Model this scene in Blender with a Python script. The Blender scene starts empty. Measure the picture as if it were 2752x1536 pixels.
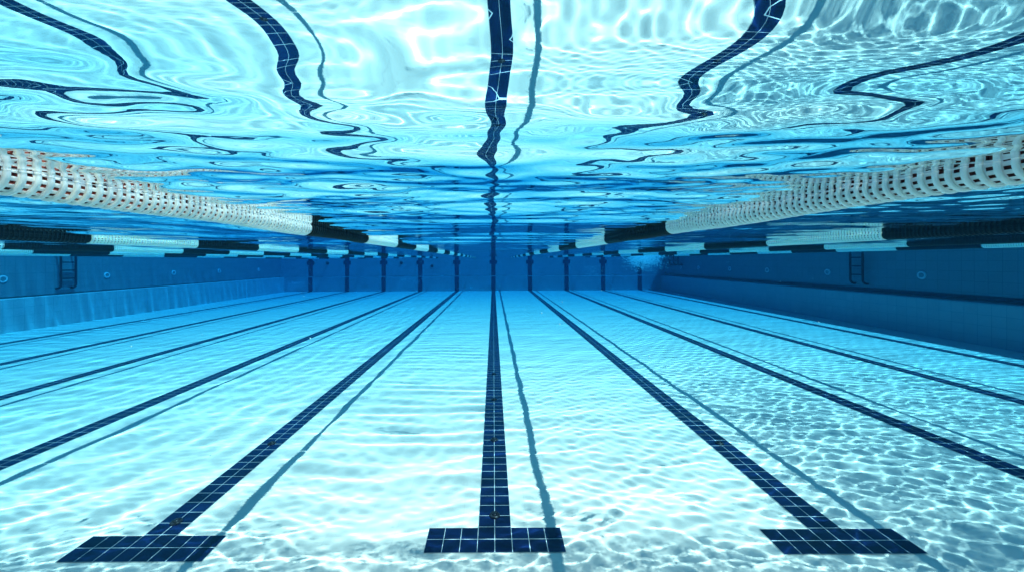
import bpy, bmesh, math, random
import numpy as np
from mathutils import Vector, Matrix

random.seed(7)
PI = math.pi
sc = bpy.context.scene
COL = sc.collection

# ------------------------------------------------------------------ measures
FAR = 25.27            # inner face of the far wall
NEAR = -1.1            # inner face of the wall behind the camera
XL, XR = -14.55, 11.72 # upper side walls
LIP = 0.26             # how far the lower wall section stands proud
FLOOR = -2.283
LEDGE = -1.30
TOP = 0.13
CAMZ = -0.243
TILE = 0.125

# ------------------------------------------------------------------ helpers
def link(o, parent=None):
    COL.objects.link(o)
    if parent: o.parent = parent
    return o

def tag(o, label=None, cat=None, group=None, kind=None):
    if label: o['label'] = label
    if cat: o['category'] = cat
    if group: o['group'] = group
    if kind: o['kind'] = kind
    o.cycles.is_caustics_receiver = True
    return o

def empty(name, loc, rz=0):
    o = bpy.data.objects.new(name, None)
    o.location = loc; o.rotation_euler = (0, 0, rz); o.empty_display_size = .1
    return link(o)

def mesh_obj(name, verts, faces, mats, parent=None, idx=None, smooth=False):
    me = bpy.data.meshes.new(name)
    me.from_pydata([tuple(v) for v in verts], [], faces)
    for m in (mats if isinstance(mats, (list, tuple)) else [mats]): me.materials.append(m)
    if idx is not None: me.polygons.foreach_set('material_index', idx)
    if smooth: me.polygons.foreach_set('use_smooth', [True] * len(me.polygons))
    me.update()
    o = bpy.data.objects.new(name, me)
    o.cycles.is_caustics_receiver = True
    return link(o, parent)

class MB:
    """collects shapes and links them as one mesh object"""
    def __init__(s): s.v = []; s.f = []; s.m = []
    def add(s, v, f, m=0):
        b = len(s.v); s.v += [tuple(x) for x in v]
        s.f += [tuple(i + b for i in q) for q in f]; s.m += [m] * len(f)
    def box(s, x0, x1, y0, y1, z0, z1, m=0):
        v = [(x, y, z) for z in (z0, z1) for y in (y0, y1) for x in (x0, x1)]
        s.add(v, [(0, 2, 3, 1), (4, 5, 7, 6), (0, 1, 5, 4), (2, 6, 7, 3), (0, 4, 6, 2), (1, 3, 7, 5)], m)
    def sweep(s, prof, axis_pts, m=0):
        """closed 2-D profile swept straight between two frames (list of point lists)"""
        n = len(prof); v = []
        for P in axis_pts: v += [P(a, b) for a, b in prof]
        f = []
        for k in range(len(axis_pts) - 1):
            for i in range(n):
                j = (i + 1) % n
                f.append((k * n + i, k * n + j, (k + 1) * n + j, (k + 1) * n + i))
        f.append(tuple(range(n))[::-1]); f.append(tuple((len(axis_pts) - 1) * n + i for i in range(n)))
        s.add(v, f, m)
    def tube(s, pts, r, seg=10, m=0, cap=True):
        pts = [Vector(p) for p in pts]; v = []; f = []
        up = Vector((0.3, 0.2, 1)).normalized()
        for k, p in enumerate(pts):
            t = (pts[min(k + 1, len(pts) - 1)] - pts[max(k - 1, 0)]).normalized()
            a = t.cross(up)
            if a.length < 1e-3: a = t.cross(Vector((1, 0, 0)))
            a.normalize(); b = a.cross(t)
            for i in range(seg):
                w = 2 * PI * i / seg
                v.append(p + (a * math.cos(w) + b * math.sin(w)) * r)
        for k in range(len(pts) - 1):
            for i in range(seg):
                j = (i + 1) % seg
                f.append((k * seg + i, k * seg + j, (k + 1) * seg + j, (k + 1) * seg + i))
        if cap:
            f.append(tuple(range(seg))[::-1]); f.append(tuple((len(pts) - 1) * seg + i for i in range(seg)))
        s.add(v, f, m)
    def torus(s, c, ax, R, r, n=32, k=10, m=0):
        c = Vector(c); ax = Vector(ax).normalized()
        u = ax.cross(Vector((0, 0, 1))); u = u.normalized() if u.length > .01 else Vector((1, 0, 0))
        w = ax.cross(u); v = []; f = []
        for i in range(n):
            a = 2 * PI * i / n; d = u * math.cos(a) + w * math.sin(a)
            for j in range(k):
                b = 2 * PI * j / k
                v.append(c + d * (R + r * math.cos(b)) + ax * r * math.sin(b))
        for i in range(n):
            for j in range(k):
                f.append((i * k + j, ((i + 1) % n) * k + j, ((i + 1) % n) * k + (j + 1) % k, i * k + (j + 1) % k))
        s.add(v, f, m)
    def lathe(s, c, ax, prof, n=32, m=0):
        """prof = [(radius, along axis)]"""
        c = Vector(c); ax = Vector(ax).normalized()
        u = ax.cross(Vector((0, 0, 1))); u = u.normalized() if u.length > .01 else Vector((1, 0, 0))
        w = ax.cross(u); v = []; f = []; K = len(prof)
        for i in range(n):
            a = 2 * PI * i / n; d = u * math.cos(a) + w * math.sin(a)
            for r, h in prof: v.append(c + d * r + ax * h)
        for i in range(n):
            for j in range(K - 1):
                f.append((i * K + j, ((i + 1) % n) * K + j, ((i + 1) % n) * K + j + 1, i * K + j + 1))
        s.add(v, f, m)
    def build(s, name, mats, parent=None, smooth=False):
        return mesh_obj(name, s.v, s.f, mats, parent, s.m, smooth)

# ------------------------------------------------------------------ materials
def mat(name):
    m = bpy.data.materials.new(name); m.use_nodes = True
    b = m.node_tree.nodes['Principled BSDF']
    b.inputs['Specular IOR Level'].default_value = .12
    return m, m.node_tree, b

def nd(nt, t, **kw):
    n = nt.nodes.new(t)
    for k, v in kw.items(): setattr(n, k, v)
    return n

def mth(nt, op, a, b=None, c=None):
    n = nd(nt, 'ShaderNodeMath', operation=op)
    for i, x in enumerate((a, b, c)):
        if x is None: continue
        if isinstance(x, (int, float)): n.inputs[i].default_value = x
        else: nt.links.new(x, n.inputs[i])
    return n.outputs[0]

def mixc(nt, f, a, b):
    n = nd(nt, 'ShaderNodeMix', data_type='RGBA')
    for s, x in ((n.inputs[0], f), (n.inputs[6], a), (n.inputs[7], b)):
        if hasattr(x, 'links'): nt.links.new(x, s)
        else: s.default_value = x
    return n.outputs[2]

def grid_mask(nt, axes, size, width, off=(0, 0, 0), own=False):
    """1 on the grout lines of a square grid in world metres"""
    geo = nd(nt, 'ShaderNodeNewGeometry')
    sep = nd(nt, 'ShaderNodeSeparateXYZ')
    nt.links.new(nd(nt, 'ShaderNodeTexCoord').outputs['Object'] if own else geo.outputs['Position'], sep.inputs[0])
    out = None
    for a in axes:
        t = mth(nt, 'DIVIDE', mth(nt, 'ADD', sep.outputs[a], off[a] + 1000 * size), size)
        fr = mth(nt, 'FRACT', t)
        d = mth(nt, 'MINIMUM', fr, mth(nt, 'SUBTRACT', 1.0, fr))
        m = mth(nt, 'LESS_THAN', d, width / size / 2)
        out = m if out is None else mth(nt, 'MAXIMUM', out, m)
    return out, geo, sep

def cell_value(nt, geo, size, off=(0, 0, 0)):
    vm = nd(nt, 'ShaderNodeVectorMath', operation='ADD'); nt.links.new(geo.outputs['Position'], vm.inputs[0]); vm.inputs[1].default_value = off
    sc_ = nd(nt, 'ShaderNodeVectorMath', operation='SCALE'); nt.links.new(vm.outputs[0], sc_.inputs[0]); sc_.inputs[3].default_value = 1 / size
    fl = nd(nt, 'ShaderNodeVectorMath', operation='FLOOR'); nt.links.new(sc_.outputs[0], fl.inputs[0])
    wn = nd(nt, 'ShaderNodeTexWhiteNoise'); nt.links.new(fl.outputs[0], wn.inputs[0])
    return wn.outputs[0]

def tile_material(name, col, grout, axes, size=TILE, width=.004, vary=.05, off=(0, 0, 0), rough=.35, stain=.06, own=False):
    m, nt, b = mat(name)
    g, geo, sep = grid_mask(nt, axes, size, width, off, own)
    cv = cell_value(nt, geo, size, off)
    hs = nd(nt, 'ShaderNodeHueSaturation'); hs.inputs['Color'].default_value = (*col, 1)
    ns = nd(nt, 'ShaderNodeTexNoise'); ns.inputs['Scale'].default_value = .9; ns.inputs['Detail'].default_value = 6
    nt.links.new(geo.outputs['Position'], ns.inputs['Vector'])
    val = mth(nt, 'ADD', mth(nt, 'MULTIPLY_ADD', cv, 2 * vary, 1 - vary), mth(nt, 'MULTIPLY_ADD', ns.outputs[0], 2 * stain, -stain))
    nt.links.new(val, hs.inputs['Value'])
    c = mixc(nt, g, hs.outputs[0], (*grout, 1))
    nt.links.new(c, b.inputs['Base Color'])
    b.inputs['Roughness'].default_value = rough
    return m

M = {}
M['floor'] = tile_material('white_pool_tile', (.80, .655, .56), (.68, .56, .49), (0, 1), .25, .003, .025)
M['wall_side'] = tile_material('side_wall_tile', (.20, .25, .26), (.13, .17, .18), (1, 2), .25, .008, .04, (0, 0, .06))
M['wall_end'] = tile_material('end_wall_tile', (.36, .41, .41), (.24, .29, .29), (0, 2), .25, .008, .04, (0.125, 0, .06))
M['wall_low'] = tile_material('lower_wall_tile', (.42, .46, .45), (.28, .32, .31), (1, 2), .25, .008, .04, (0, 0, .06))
M['lane'] = tile_material('navy_lane_tile', (.002, .007, .036), (.48, .52, .52), (0, 1), TILE, .0038, .38, (0, 0, 0), .3, .25, True)
M['mark'] = tile_material('navy_wall_tile', (.006, .018, .07), (.012, .03, .09), (0, 2), TILE, .005, .25, (0, 0, 0), .3)
def plain(name, col, rough=.45, noise=.08, scale=30, metal=0):
    m, nt, b = mat(name)
    ns = nd(nt, 'ShaderNodeTexNoise'); ns.inputs['Scale'].default_value = scale; ns.inputs['Detail'].default_value = 4
    tc = nd(nt, 'ShaderNodeTexCoord'); nt.links.new(tc.outputs['Object'], ns.inputs['Vector'])
    hs = nd(nt, 'ShaderNodeHueSaturation'); hs.inputs['Color'].default_value = (*col, 1)
    nt.links.new(mth(nt, 'MULTIPLY_ADD', ns.outputs[0], 2 * noise, 1 - noise), hs.inputs['Value'])
    nt.links.new(hs.outputs[0], b.inputs['Base Color'])
    b.inputs['Roughness'].default_value = rough; b.inputs['Metallic'].default_value = metal
    return m
M['white_float'] = plain('white_float_plastic', (.97, .92, .83), .4, .05)
b = M['white_float'].node_tree.nodes['Principled BSDF']      # translucent plastic: daylight from above glows through
b.inputs['Subsurface Weight'].default_value = .85; b.inputs['Subsurface Radius'].default_value = (1, .85, .7); b.inputs['Subsurface Scale'].default_value = .05
M['red_core'] = plain('dark_red_core', (.20, .045, .03), .6, .2)
M['black_float'] = plain('black_float_plastic', (.010, .016, .018), .35, .2)
M['black_core'] = plain('black_core', (.004, .005, .006), .6, .2)
M['cable'] = plain('steel_cable', (.25, .25, .25), .4, .1, 200)
M['steel'] = plain('dark_ladder_steel', (.010, .014, .018), .35, .2, 20)
M['fitting'] = plain('pale_fitting_plastic', (.66, .68, .67), .4, .05)
M['dark'] = plain('dark_fitting', (.012, .014, .018), .35, .3, 60)
M['bubble'] = plain('air_bubbles', (.9, .92, .92), .15, .03)
M['coping'] = plain('coping_stone', (.55, .55, .52), .6, .1, 8)

# water: clear glass, real refraction and total internal reflection
wm = bpy.data.materials.new('pool_water'); wm.use_nodes = True
nt = wm.node_tree; nt.nodes.clear()
g = nd(nt, 'ShaderNodeBsdfGlass'); g.inputs['IOR'].default_value = 1.333; g.inputs['Roughness'].default_value = 0
nt.links.new(g.outputs[0], nd(nt, 'ShaderNodeOutputMaterial').inputs[0])
M['water'] = wm

# ------------------------------------------------------------------ floor with lane markings
mb = MB(); mb.box(XL - .5, XR + .5, NEAR - .5, FAR + .5, FLOOR - .3, FLOOR)
floor = tag(mb.build('pool_floor', M['floor']), 'white tiled pool floor under rippling light', kind='structure')
lane_x = [-12.5 + 2.5 * k for k in range(10)]
T0 = 2.583
FL = .04               # the lower section of the far wall is nearly flush
for x in lane_x:
    w = .125; t0 = T0 + {-2.5: -.065, 2.5: -.03}.get(x, 0); e = FAR - FL - .02 - t0
    v = [(-.5, 0, 0), (.5, 0, 0), (.5, .24, 0), (w, .24, 0), (w, e, 0), (-w, e, 0), (-w, .24, 0), (-.5, .24, 0)]
    o = mesh_obj('lane_marking', v, [tuple(range(8))], M['lane'], floor)
    o.location = (x, t0, FLOOR + .004)

# ------------------------------------------------------------------ walls
def wall_profile(groove, deep):
    # (depth outward from the pool, height); lower section stands LIP proud
    return [(-LIP, FLOOR), (-LIP, LEDGE), (-LIP + .02, LEDGE + .02), (deep, LEDGE + .02), (deep, LEDGE + groove), (0, LEDGE + groove), (0, TOP), (.5, TOP), (.5, FLOOR)]

def long_wall(label, side, x, groove, deep):
    pr = wall_profile(groove, deep); mb = MB()
    y0, y1 = NEAR, FAR
    up = pr[4:8] + [(.5, LEDGE + .02)]; up = [(deep, LEDGE + .02)] + up
    mb.sweep(up, [lambda a, b: (x + side * a, y0, b), lambda a, b: (x + side * a, y1, b)])
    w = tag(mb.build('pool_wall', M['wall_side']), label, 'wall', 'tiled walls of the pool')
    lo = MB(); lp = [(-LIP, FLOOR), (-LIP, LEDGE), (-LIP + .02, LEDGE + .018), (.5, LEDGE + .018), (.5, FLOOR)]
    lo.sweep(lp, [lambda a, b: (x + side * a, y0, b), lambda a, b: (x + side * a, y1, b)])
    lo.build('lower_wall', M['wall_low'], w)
    return w
wl = long_wall('sunlit left side wall with a ledge halfway down and light streaks below it', -1, XL, .06, .05)
wr = long_wall('dark blue right side wall in shade with a shadowed groove above its ledge', 1, XR, .17, .38)

mb = MB()
mb.sweep([(.03, LEDGE + .02), (.03, LEDGE + .05), (0, LEDGE + .05), (0, TOP), (.5, TOP), (.5, LEDGE + .02)],
         [lambda a, b: (XL - .5, FAR + a, b), lambda a, b: (XR + .5, FAR + a, b)])
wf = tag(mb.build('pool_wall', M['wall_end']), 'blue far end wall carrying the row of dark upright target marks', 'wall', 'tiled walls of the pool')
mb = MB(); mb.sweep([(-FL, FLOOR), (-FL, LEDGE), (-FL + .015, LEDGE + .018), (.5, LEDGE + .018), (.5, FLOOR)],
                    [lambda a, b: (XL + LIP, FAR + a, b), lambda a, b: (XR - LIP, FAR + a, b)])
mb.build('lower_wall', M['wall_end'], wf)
for x in lane_x:
    mb = MB(); w = .14
    y = FAR
    mb.box(x - w, x + w, y - .012, y - .001, LEDGE + .05, .0)
    mb.box(x - .25, x - w, y - .012, y - .001, -.46, -.20)
    mb.box(x + w, x + .25, y - .012, y - .001, -.46, -.20)
    mb.box(x - w, x + w, y - FL - .012, y - FL - .001, FLOOR + .002, LEDGE - .002)
    mb.build('target_mark', M['mark'], wf)
mb = MB(); mb.box(XL - .5, XR + .5, NEAR - .5, NEAR - .002, FLOOR + .002, TOP)
tag(mb.build('near_wall', M['wall_end']), 'tiled end wall behind the viewer', kind='structure')

# ------------------------------------------------------------------ water surface (real waves)
def axis(lo, hi, c0, c1, fine, coarse, grow=.012):
    """coordinates from lo to hi, spacing `fine` inside c0..c1, growing to `coarse` outside"""
    mid = list(np.arange(c0, c1, fine)); out = []; x = c0; s = fine
    while x > lo:
        s = min(coarse, s * (1 + grow)); x -= s; out.append(x)
    out = out[::-1] + mid; x = mid[-1]; s = fine
    while x < hi:
        s = min(coarse, s * (1 + grow)); x += s; out.append(x)
    return np.array(out)
gx = axis(XL - .06, XR + .06, -4.5, 6.0, .022, .06)
gy = axis(NEAR - .06, FAR + .02, .25, 2.6, .011, .06, .006)
X, Y = np.meshgrid(gx, gy)
rng = np.random.default_rng(5)
def sig(t): return 1 / (1 + np.exp(-t))
wig = .18 * np.sin(Y * 1.3) + .12 * np.sin(Y * 2.9 + 1)
s1 = sig((X + 1.0 - wig) / .30); s2 = sig((X - 1.0 + wig) / .22); s3 = sig((X - 3.3 + wig) / .25)
mL = 1 - s1; mC = s1 * (1 - s2); mM = s2 * (1 - s3); mR = s3
far_fade = np.clip(1.15 - Y / 22, .65, 1)
Z = np.zeros_like(X)
def waves(n, l0, l1, th0, spread, slope, mask, warp=0.):
    """n sine trains, wavelengths l0..l1, headings th0 +- spread, total rms slope"""
    global Z
    acc = np.zeros_like(X)
    per = math.sqrt(2.0 / n)
    wx = warp * np.sin(Y * 1.7 + 1.1 * np.sin(X * .8)); wy = warp * np.sin(X * 1.9 + .7 + np.sin(Y * .6))
    for i in range(n):
        lam = l0 * (l1 / l0) ** rng.random(); th = th0 + rng.normal() * spread; k = 2 * PI / lam
        acc += per / k * np.sin(k * (math.cos(th) * (X + wx) + math.sin(th) * (Y + wy)) + rng.random() * 2 * PI)
    Z += acc * mask * slope
waves(14, 1.0, 3.2, PI / 2, .45, .022, far_fade)
waves(16, .40, 1.0, PI / 2 + .1, .38, .017 + .021 * sig((Y - .9) / .12) * sig((2.15 - Y) / .12), far_fade)
near_rip = (.75 + .75 * sig((np.abs(X) - .32) / .10)) * sig((Y - .52 - .10 * np.sin(X * 2.1 + 1)) / .05) * (.06 + .94 * sig((2.0 - Y) / .25))
waves(24, .065, .16, PI / 2, .42, .034, near_rip, .04)
waves(14, .16, .42, PI / 2, .40, .022, near_rip, .05)
waves(20, .09, .22, PI / 2, .40, .030, sig((Y - .85) / .10) * sig((2.05 - Y) / .10), .04)
waves(12, .18, .40, PI / 2, .45, .006, 1.0, .05)
waves(34, .085, .21, PI / 2, .45, .034, mR * far_fade, .05)
waves(22, .10, .21, PI / 2, .55, .013, mM * far_fade, .05)
waves(12, .19, .32, PI / 2, .10, .022, mC * far_fade, .05)
waves(10, .13, .3, PI / 2, 1.2, .005, mC * far_fade, .05)
waves(16, .24, .7, -.3, .25, .018, mL * far_fade, .05)
waves(14, .25, .6, PI / 2, .2, .030, sig(-(X + 10.5) / .5), .05)
nx, ny = len(gx), len(gy)
co = np.stack([X, Y, Z], -1).reshape(-1, 3).astype(np.float32)
ii = np.arange(nx * ny, dtype=np.int32).reshape(ny, nx)
quads = np.stack([ii[:-1, :-1], ii[:-1, 1:], ii[1:, 1:], ii[1:, :-1]], -1).reshape(-1, 4)
me = bpy.data.meshes.new('pool_water')
me.vertices.add(len(co)); me.vertices.foreach_set('co', co.ravel())
me.loops.add(quads.size); me.loops.foreach_set('vertex_index', quads.ravel())
me.polygons.add(len(quads)); me.polygons.foreach_set('loop_start', np.arange(0, quads.size, 4, dtype=np.int32))
me.update(calc_edges=True); me.polygons.foreach_set('use_smooth', np.ones(len(quads), dtype=bool))
me.materials.append(M['water'])
water = link(bpy.data.objects.new('pool_water', me))
tag(water, 'rippled water surface seen from below', kind='structure')
water.cycles.is_caustics_caster = True; water.cycles.is_caustics_receiver = False
print('water verts', len(co))

# ------------------------------------------------------------------ lane ropes
PITCH = .031; RF = .050; RH = .0425
def disc_shape(mb, y, seg=24, lod=0):
    """one float disc along +y: a round flange, and a slotted hub over a dark core (materials 0 shell, 1 core)"""
    fl = [(RF - .012, 0), (RF - .002, .000), (RF, .0018), (RF, .0052), (RF - .002, .007), (RF - .012, .007)]
    c = (0, y, 0); ax = (0, 1, 0)
    if lod == 0:
        # one closed shell: rounded flange, then a hub whose square openings are pits down to the dark core
        prof = [(RH, 0), (RF - .003, 0), (RF - .0008, .0008), (RF, .0025), (RF, .0075), (RF - .0008, .0092), (RF - .003, .010), (RH, .010), (RH, .0135)]
        mb.lathe(c, ax, prof, 48, 0)
        mb.lathe(c, ax, [(RH, .0265), (RH, PITCH)], 48, 0)
        for h, sg in ((0, -1), (PITCH, 1)): mb.lathe(c, ax, [(.001, h), (RH, h)], 48, 0)
        n = 13
        for i in range(n):
            a0 = 2 * PI * i / n; a1 = 2 * PI * (i + .56) / n; a2 = 2 * PI * (i + 1) / n
            P = lambda a, h, r: (r * math.cos(a), y + h, r * math.sin(a))
            h0, h1, d = .0135, .0265, RH - .008
            am = (a0 + a1) / 2
            mb.add([P(a0, h0, RH), P(am, h0, RH), P(a1, h0, RH), P(a1, h1, RH), P(am, h1, RH), P(a0, h1, RH)], [(0, 1, 4, 5), (1, 2, 3, 4)], 0)
            mb.add([P(a1, h0, RH), P(a2, h0, RH), P(a2, h1, RH), P(a1, h1, RH), P(a1, h0, d), P(a2, h0, d), P(a2, h1, d), P(a1, h1, d)],
                   [(0, 4, 5, 1), (1, 5, 6, 2), (2, 6, 7, 3), (3, 7, 4, 0)], 1)
            mb.add([P(a1, h0, d), P(a2, h0, d), P(a2, h1, d), P(a1, h1, d)], [(0, 1, 2, 3)], 1)
    else:
        K = 26
        prof = [(RH, 0), (RF, .0005), (RF, .0095), (RH, .010), (RH, .0135), (RH, .0265), (RH, PITCH)]
        b = len(mb.v)
        for i in range(K):
            a = 2 * PI * i / K
            for r, h in prof: mb.v.append((r * math.cos(a), y + h, r * math.sin(a)))
        n = len(prof)
        for i in range(K):
            for j in range(n - 1):
                mb.f.append((b + i * n + j, b + ((i + 1) % K) * n + j, b + ((i + 1) % K) * n + j + 1, b + i * n + j + 1))
                mb.m.append(1 if (j == 4 and i % 2) else 0)
_cache = {}
def run_mesh(n, black):
    key = (n, black)
    if key not in _cache:
        mb = MB()
        for k in range(n): disc_shape(mb, k * PITCH, lod=1)
        for h in (0, n * PITCH): mb.lathe((0, h, 0), (0, 1, 0), [(.001, 0), (RH, 0)], 26, 0)
        me = bpy.data.meshes.new('float_run'); me.from_pydata(mb.v, [], mb.f)
        for m in ((M['black_float'], M['black_core']) if black else (M['white_float'], M['red_core'])): me.materials.append(m)
        me.polygons.foreach_set('material_index', mb.m)
        _cache[key] = me
    return _cache[key]
def disc_mesh(black):
    key = ('disc', black)
    if key not in _cache:
        mb = MB(); disc_shape(mb, 0)
        me = bpy.data.meshes.new('float_disc'); me.from_pydata(mb.v, [], mb.f)
        for m in ((M['black_float'], M['black_core']) if black else (M['white_float'], M['red_core'])): me.materials.append(m)
        me.polygons.foreach_set('material_index', mb.m)
        me.polygons.foreach_set('use_smooth', [len(p.vertices) == 4 and p.area > 0 and abs(p.normal.y) < .3 for p in me.polygons])
        _cache[key] = me
    return _cache[key]
def afloat(o):
    # a float cuts the water surface; keep the caustic solver's refracted probe rays from stopping inside it,
    # so that it casts its one true shadow instead of several
    o.visible_transmission = False
    return o
def child(name, me, parent, loc, rot=(0, 0, 0)):
    o = bpy.data.objects.new(name, me); o.location = loc; o.rotation_euler = rot
    o.cycles.is_caustics_receiver = True
    return link(afloat(o), parent)

ROPEZ = -.018
def lane_rope(x, edges, first_black, label, near=False):
    """edges = y of the colour changes; the run before edges[0] has colour first_black"""
    r = empty('lane_rope', (x, 0, ROPEZ))
    tag(r, label, 'lane rope', 'lane ropes floating on the water')
    cb = MB(); cb.tube([(0, NEAR, 0), (0, FAR, 0)], .006, 8); afloat(cb.build('cable', M['cable'], r))
    ys = [NEAR + .12] + list(edges); 
    step = edges[-1] - edges[-2]
    while ys[-1] + step < FAR - .2: ys.append(ys[-1] + step)
    ys.append(FAR - .12)
    blk = first_black
    ndisc = 0
    for a, b in zip(ys[:-1], ys[1:]):
        n = max(1, int(round((b - a) / PITCH)))
        if near:
            y = a; k0 = 0
            if a < .45:                                   # the stretch beside and behind the viewer
                k0 = int((.45 - a) / PITCH)
                child('float_run', run_mesh(k0, blk), r, (0, a, 0)); 
            k = k0
            while k < n and ndisc < 100:
                yy = a + k * PITCH
                wob = .002 * math.sin(yy * 9 + x)
                child('float_disc', disc_mesh(blk), r, (wob + random.uniform(-.0008, .0008), yy, .003 * math.sin(yy * 5.3 + x) + random.uniform(-.0008, .0008)),
                      (random.uniform(-.05, .05), random.uniform(-PI, PI), random.uniform(-.05, .05)))
                k += 1; ndisc += 1
            if k < n: child('float_run', run_mesh(n - k, blk), r, (0, a + k * PITCH, 0))
        else:
            child('float_run', run_mesh(n, blk), r, (0, a, 0), (0, random.uniform(0, 6), 0))
        blk = not blk
    return r
lane_rope(-1.25, [2.47, 3.60, 4.68, 5.80], False, 'near lane rope at the left, its white perforated floats glaring in the sun', True)
lane_rope(1.25, [2.59, 4.02, 5.40, 6.80], False, 'near lane rope at the right, big white rings close to the viewer', True)
lane_rope(-3.75, [2.2, 3.42, 4.65, 5.85], False, 'second lane rope to the left, just behind the glaring white one')
lane_rope(3.75, [2.1, 3.54, 5.02, 6.50], False, 'second lane rope to the right, just behind the near rope of big white rings')
lane_rope(-6.25, [4.7, 6.05, 7.40, 8.70], False, 'third lane rope to the left, beyond two nearer ones')
lane_rope(6.25, [4.2, 5.55, 6.94, 8.33], False, 'third lane rope to the right, beyond two nearer ones')
lane_rope(-8.75, [5.6, 7.0, 8.4], True, 'fourth lane rope to the left, low in front of the ladder wall')
lane_rope(8.75, [5.2, 6.6, 8.0], True, 'fourth lane rope to the right, nearest the shaded side wall')
lane_rope(-11.25, [7.0, 8.4, 9.8], False, 'lane rope farthest to the left, nearest the sunlit side wall')

# ------------------------------------------------------------------ ladders
def ladder(x, side, yc, half, zbot, rungs, label, off=.17, r=.032, mid=False):
    """rails stand off the wall and curl back to it below; side = direction from pool to wall"""
    L = empty('pool_ladder', (x, yc, 0)); tag(L, label, 'ladder', 'ladders on the side walls')
    def rail(dy):
        pts = [(side * -.005, dy, .03), (-side * off * .6, dy, .045), (-side * off, dy, .0)]
        R = .12
        for z in np.linspace(-.1, zbot + R, 6): pts.append((-side * off, dy, z))
        for a in np.linspace(0, PI / 2, 7)[1:]:
            pts.append((-side * (off - R + R * math.cos(a)), dy, zbot + R - R * math.sin(a)))
        pts.append((-side * .004, dy, zbot))
        mb = MB(); mb.tube(pts, r, 10); o = mb.build('rail', M['steel'], L, True); return o
    rail(-half); rail(half)
    if mid: rail(0)
    for z in rungs:
        mb = MB(); mb.box(-side * off - .035, -side * off + .035, -half + r, half - r, z - .02, z + .02)
        mb.build('rung', M['steel'], L)
    return L
ladder(XL, -1, 12.5, .22, -1.08, [-.22, -.49, -.76], 'dark pool ladder on the sunlit left wall')
ladder(XR, 1, 11.75, .20, -1.02, [-.2, -.47, -.74], 'dark pool ladder with three rungs on the shaded right wall')
ladder(XR, 1, 23.4, .55, -.55, [-.28], 'short wide dark ladder in the far right corner', .3, .045, True)

# ------------------------------------------------------------------ round wall fittings
def inlet(x, y, z, ax, label, grp, R=.085, r=.024, m=None):
    I = empty('wall_inlet', (x, y, z)); tag(I, label, 'inlet', grp)
    mb = MB(); mb.torus((0, 0, 0), ax, R, r, 28, 8)
    mb.build('ring', m or M['fitting'], I, True)
    a = Vector(ax) * .012
    mb = MB(); mb.lathe(a, ax, [(R, 0), (R * .6, .004), (R * .25, .004), (.001, -.002)], 24)
    mb.build('nozzle', M['wall_side'] if m is None else m, I)
    return I
lw = ['ring shaped inlet on the left wall at the very edge, nearer than the ladder', 'ring shaped inlet on the left wall, first one beyond the ladder',
      'ring shaped inlet on the left wall, second one beyond the ladder', 'ring shaped inlet on the left wall, third one beyond the ladder', 'ring shaped inlet on the left wall closest to the far corner']
for y, l in zip((10.95, 13.9, 16.8, 19.6, 22.9), lw): inlet(XL + .004, y, -.71, (1, 0, 0), l, 'round inlets on the side walls')
rw = ['large looking ring inlet on the shaded right wall, nearer than the ladder', 'ring inlet on the right wall just beyond the three rung ladder',
      'ring inlet on the right wall, second one beyond the three rung ladder', 'ring inlet on the right wall, third one beyond the three rung ladder',
      'ring inlet on the right wall, fourth one beyond the three rung ladder', 'ring inlet on the right wall below the short corner ladder']
for y, l in zip((10.1, 12.95, 15.8, 18.3, 21.1, 23.1), rw): inlet(XR - .004, y, -.70, (-1, 0, 0), l, 'round inlets on the side walls')
for x, z, l in ((-11.35, -.36, 'dark round fitting on the far wall beside the leftmost target mark'), (-6.3, -.36, 'dark round fitting on the far wall between the third and fourth target marks'),
                (-4.2, -.58, 'low dark round fitting on the far wall among small bubbles')):
    inlet(x, FAR - .004, z, (0, -1, 0), l, 'dark round fittings on the far wall', .07, .035, M['dark'])

# ------------------------------------------------------------------ floor fittings on the lane markings
def floor_fitting(x, y, label):
    F = empty('floor_fitting', (x, y, FLOOR + .005)); tag(F, label, 'floor fitting', 'small dark fittings on the lane lines')
    mb = MB(); mb.lathe((0, 0, 0), (0, 0, 1), [(.042, 0), (.042, .006), (.034, .014), (.026, .014), (.024, .010)], 24)
    mb.build('rim', M['dark'], F, True)
    mb = MB(); mb.lathe((0, 0, 0), (0, 0, 1), [(.0235, .004), (.0235, .012), (.016, .022), (.001, .024)], 20)
    mb.build('plug', M['dark'], F, True)
for x, y, l in ((0, 2.957, 'dark round fitting on the centre line closest to its cross bar'), (0, 4.21, 'dark round fitting second from the cross bar on the centre line'),
                (0, 5.43, 'dark round fitting third from the cross bar on the centre line'), (0, 6.66, 'dark round fitting fourth from the cross bar on the centre line'),
                (-2.5, 2.90, 'dark round fitting by the cross bar of the lane line left of centre'), (-2.5, 4.15, 'dark round fitting farther up the lane line left of centre'),
                (2.5, 4.10, 'dark round fitting on the lane line right of centre')):
    floor_fitting(x, y, l)

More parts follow.
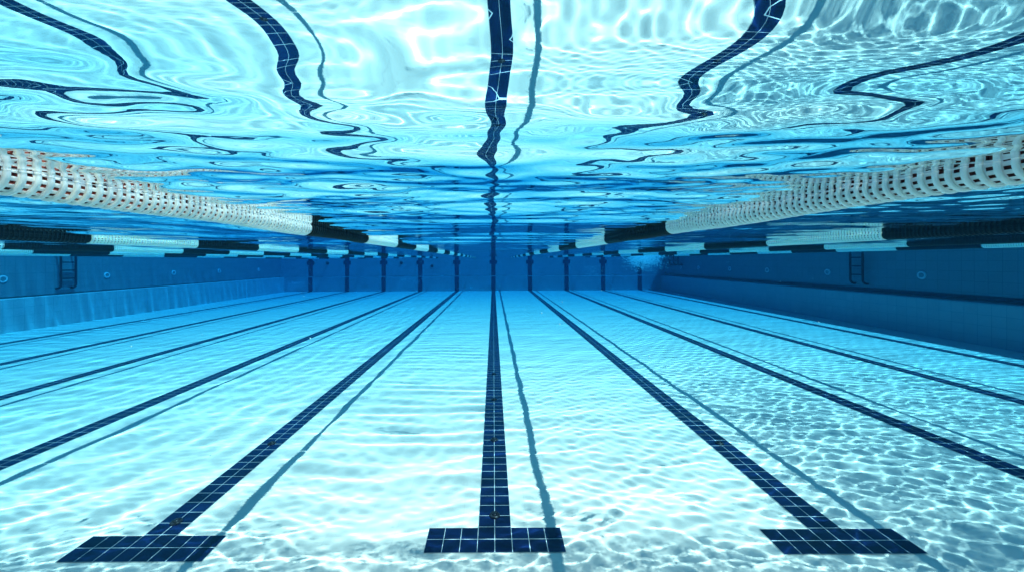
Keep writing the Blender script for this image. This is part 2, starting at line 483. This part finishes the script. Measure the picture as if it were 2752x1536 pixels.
# ------------------------------------------------------------------ bubbles
def bubbles(c, ext, n, r0, r1, label, seed, power=1.):
    rr = random.Random(seed); mb = MB()
    bm = bmesh.new(); bmesh.ops.create_icosphere(bm, subdivisions=1, radius=1)
    V = [v.co.copy() for v in bm.verts]; F = [tuple(v.index for v in f.verts) for f in bm.faces]; bm.free()
    for _ in range(n):
        p = Vector((rr.gauss(0, 1) * ext[0], rr.gauss(0, 1) * ext[1], -abs(rr.gauss(0, 1)) ** power * ext[2]))
        r = r0 * (r1 / r0) ** rr.random()
        p = p + Vector(c); p.z = min(p.z, -.02)
        mb.add([v * r + p for v in V], F)
    o = mb.build('bubbles', M['bubble'], None, True)
    tag(o, label, 'bubbles', 'air bubbles stirred up by swimmers', 'stuff'); afloat(o)
bubbles((6.95, 17.0, -.03), (.36, .4, .27), 2200, .007, .024, 'dense white splash of bubbles under the surface in front of a target mark', 1)
bubbles((5.4, 20, -.5), (.35, .5, .55), 160, .006, .016, 'sparse bubbles rising between two target marks on the right', 2)
bubbles((-12.6, 23.5, -1.5), (.5, .3, .2), 170, .006, .018, 'low trail of bubbles around the leftmost target mark', 3)
bubbles((-5.7, 23.5, -1.25), (.55, .3, .35), 150, .006, .018, 'thin trail of bubbles between the target marks left of centre', 4)

def specks(x0, x1, y0, y1, n, label, seed):
    rr = random.Random(seed); mb = MB()
    bm = bmesh.new(); bmesh.ops.create_icosphere(bm, subdivisions=1, radius=1)
    V = [v.co.copy() for v in bm.verts]; F = [tuple(v.index for v in f.verts) for f in bm.faces]; bm.free()
    for _ in range(n):
        p = Vector((rr.uniform(x0, x1), rr.uniform(y0, y1), rr.uniform(-2.0, -.25))); r = .003 * (3.5 ** rr.random())
        mb.add([v * r + p for v in V], F)
    o = mb.build('bubbles', M['bubble'], None, True); tag(o, label, 'bubbles', None, 'stuff'); afloat(o)
specks(5.5, 11.2, 8, 20, 70, 'stray tiny bubbles drifting before the shaded right wall', 8)
specks(-4, 4, 3, 14, 45, 'stray specks and bubbles drifting over the middle lanes', 9)

# ------------------------------------------------------------------ the water body: absorbs red, a little scattering
mb = MB(); mb.box(XL - 1.2, XR + 1.2, NEAR - 1.2, FAR + 1.2, FLOOR - 1.3, TOP + .06)
hm = bpy.data.materials.new('haze'); hm.use_nodes = True; nt = hm.node_tree; nt.nodes.clear()
pv = nd(nt, 'ShaderNodeVolumePrincipled')
pv.inputs['Color'].default_value = (.004, .015, .026, 1); pv.inputs['Density'].default_value = .265
pv.inputs['Absorption Color'].default_value = (0, .54, .855, 1)
nt.links.new(pv.outputs[0], nd(nt, 'ShaderNodeOutputMaterial').inputs['Volume'])
hz = mb.build('haze', hm); tag(hz, 'clear blue pool water fading with distance', kind='stuff')

# ------------------------------------------------------------------ light
d = Vector((-.514, .22, -1)).normalized()          # travel of the sunlight in air
L = bpy.data.lights.new('sun', 'SUN'); L.energy = 5; L.angle = math.radians(.5); L.color = (1, .925, .83)
L.cycles.is_caustics_light = True
lo = link(bpy.data.objects.new('sun', L)); lo.rotation_euler = d.to_track_quat('-Z', 'Y').to_euler(); lo.location = (8, -3, 14)
w = bpy.data.worlds.new('World'); sc.world = w; w.use_nodes = True
nt = w.node_tree; bg = nt.nodes['Background']
sky = nd(nt, 'ShaderNodeTexSky', sky_type='NISHITA'); sky.sun_disc = False
sky.sun_elevation = math.asin(-d.z); sky.sun_rotation = math.atan2(-d.x, -d.y)
nt.links.new(sky.outputs[0], bg.inputs[0]); bg.inputs[1].default_value = .05

# ------------------------------------------------------------------ camera
c = bpy.data.cameras.new('camera'); c.sensor_width = 36; c.lens = 36 * 929 / 2576
c.shift_x = 47 / 2576; c.shift_y = -63 / 2576; c.clip_start = .02; c.clip_end = 200
cam = link(bpy.data.objects.new('camera', c)); cam.location = (0, 0, CAMZ)
cam.rotation_euler = (PI / 2, math.radians(.3), 0)
sc.camera = cam

sc.view_settings.view_transform = 'Standard'; sc.view_settings.look = 'None'; sc.view_settings.gamma = 1
sc.view_settings.exposure = 1.6
sc.cycles.use_denoising = True
sc.cycles.max_bounces = 10; sc.cycles.diffuse_bounces = 5; sc.cycles.glossy_bounces = 5; sc.cycles.transmission_bounces = 8
sc.cycles.volume_bounces = 1; sc.cycles.sample_clamp_indirect = 6
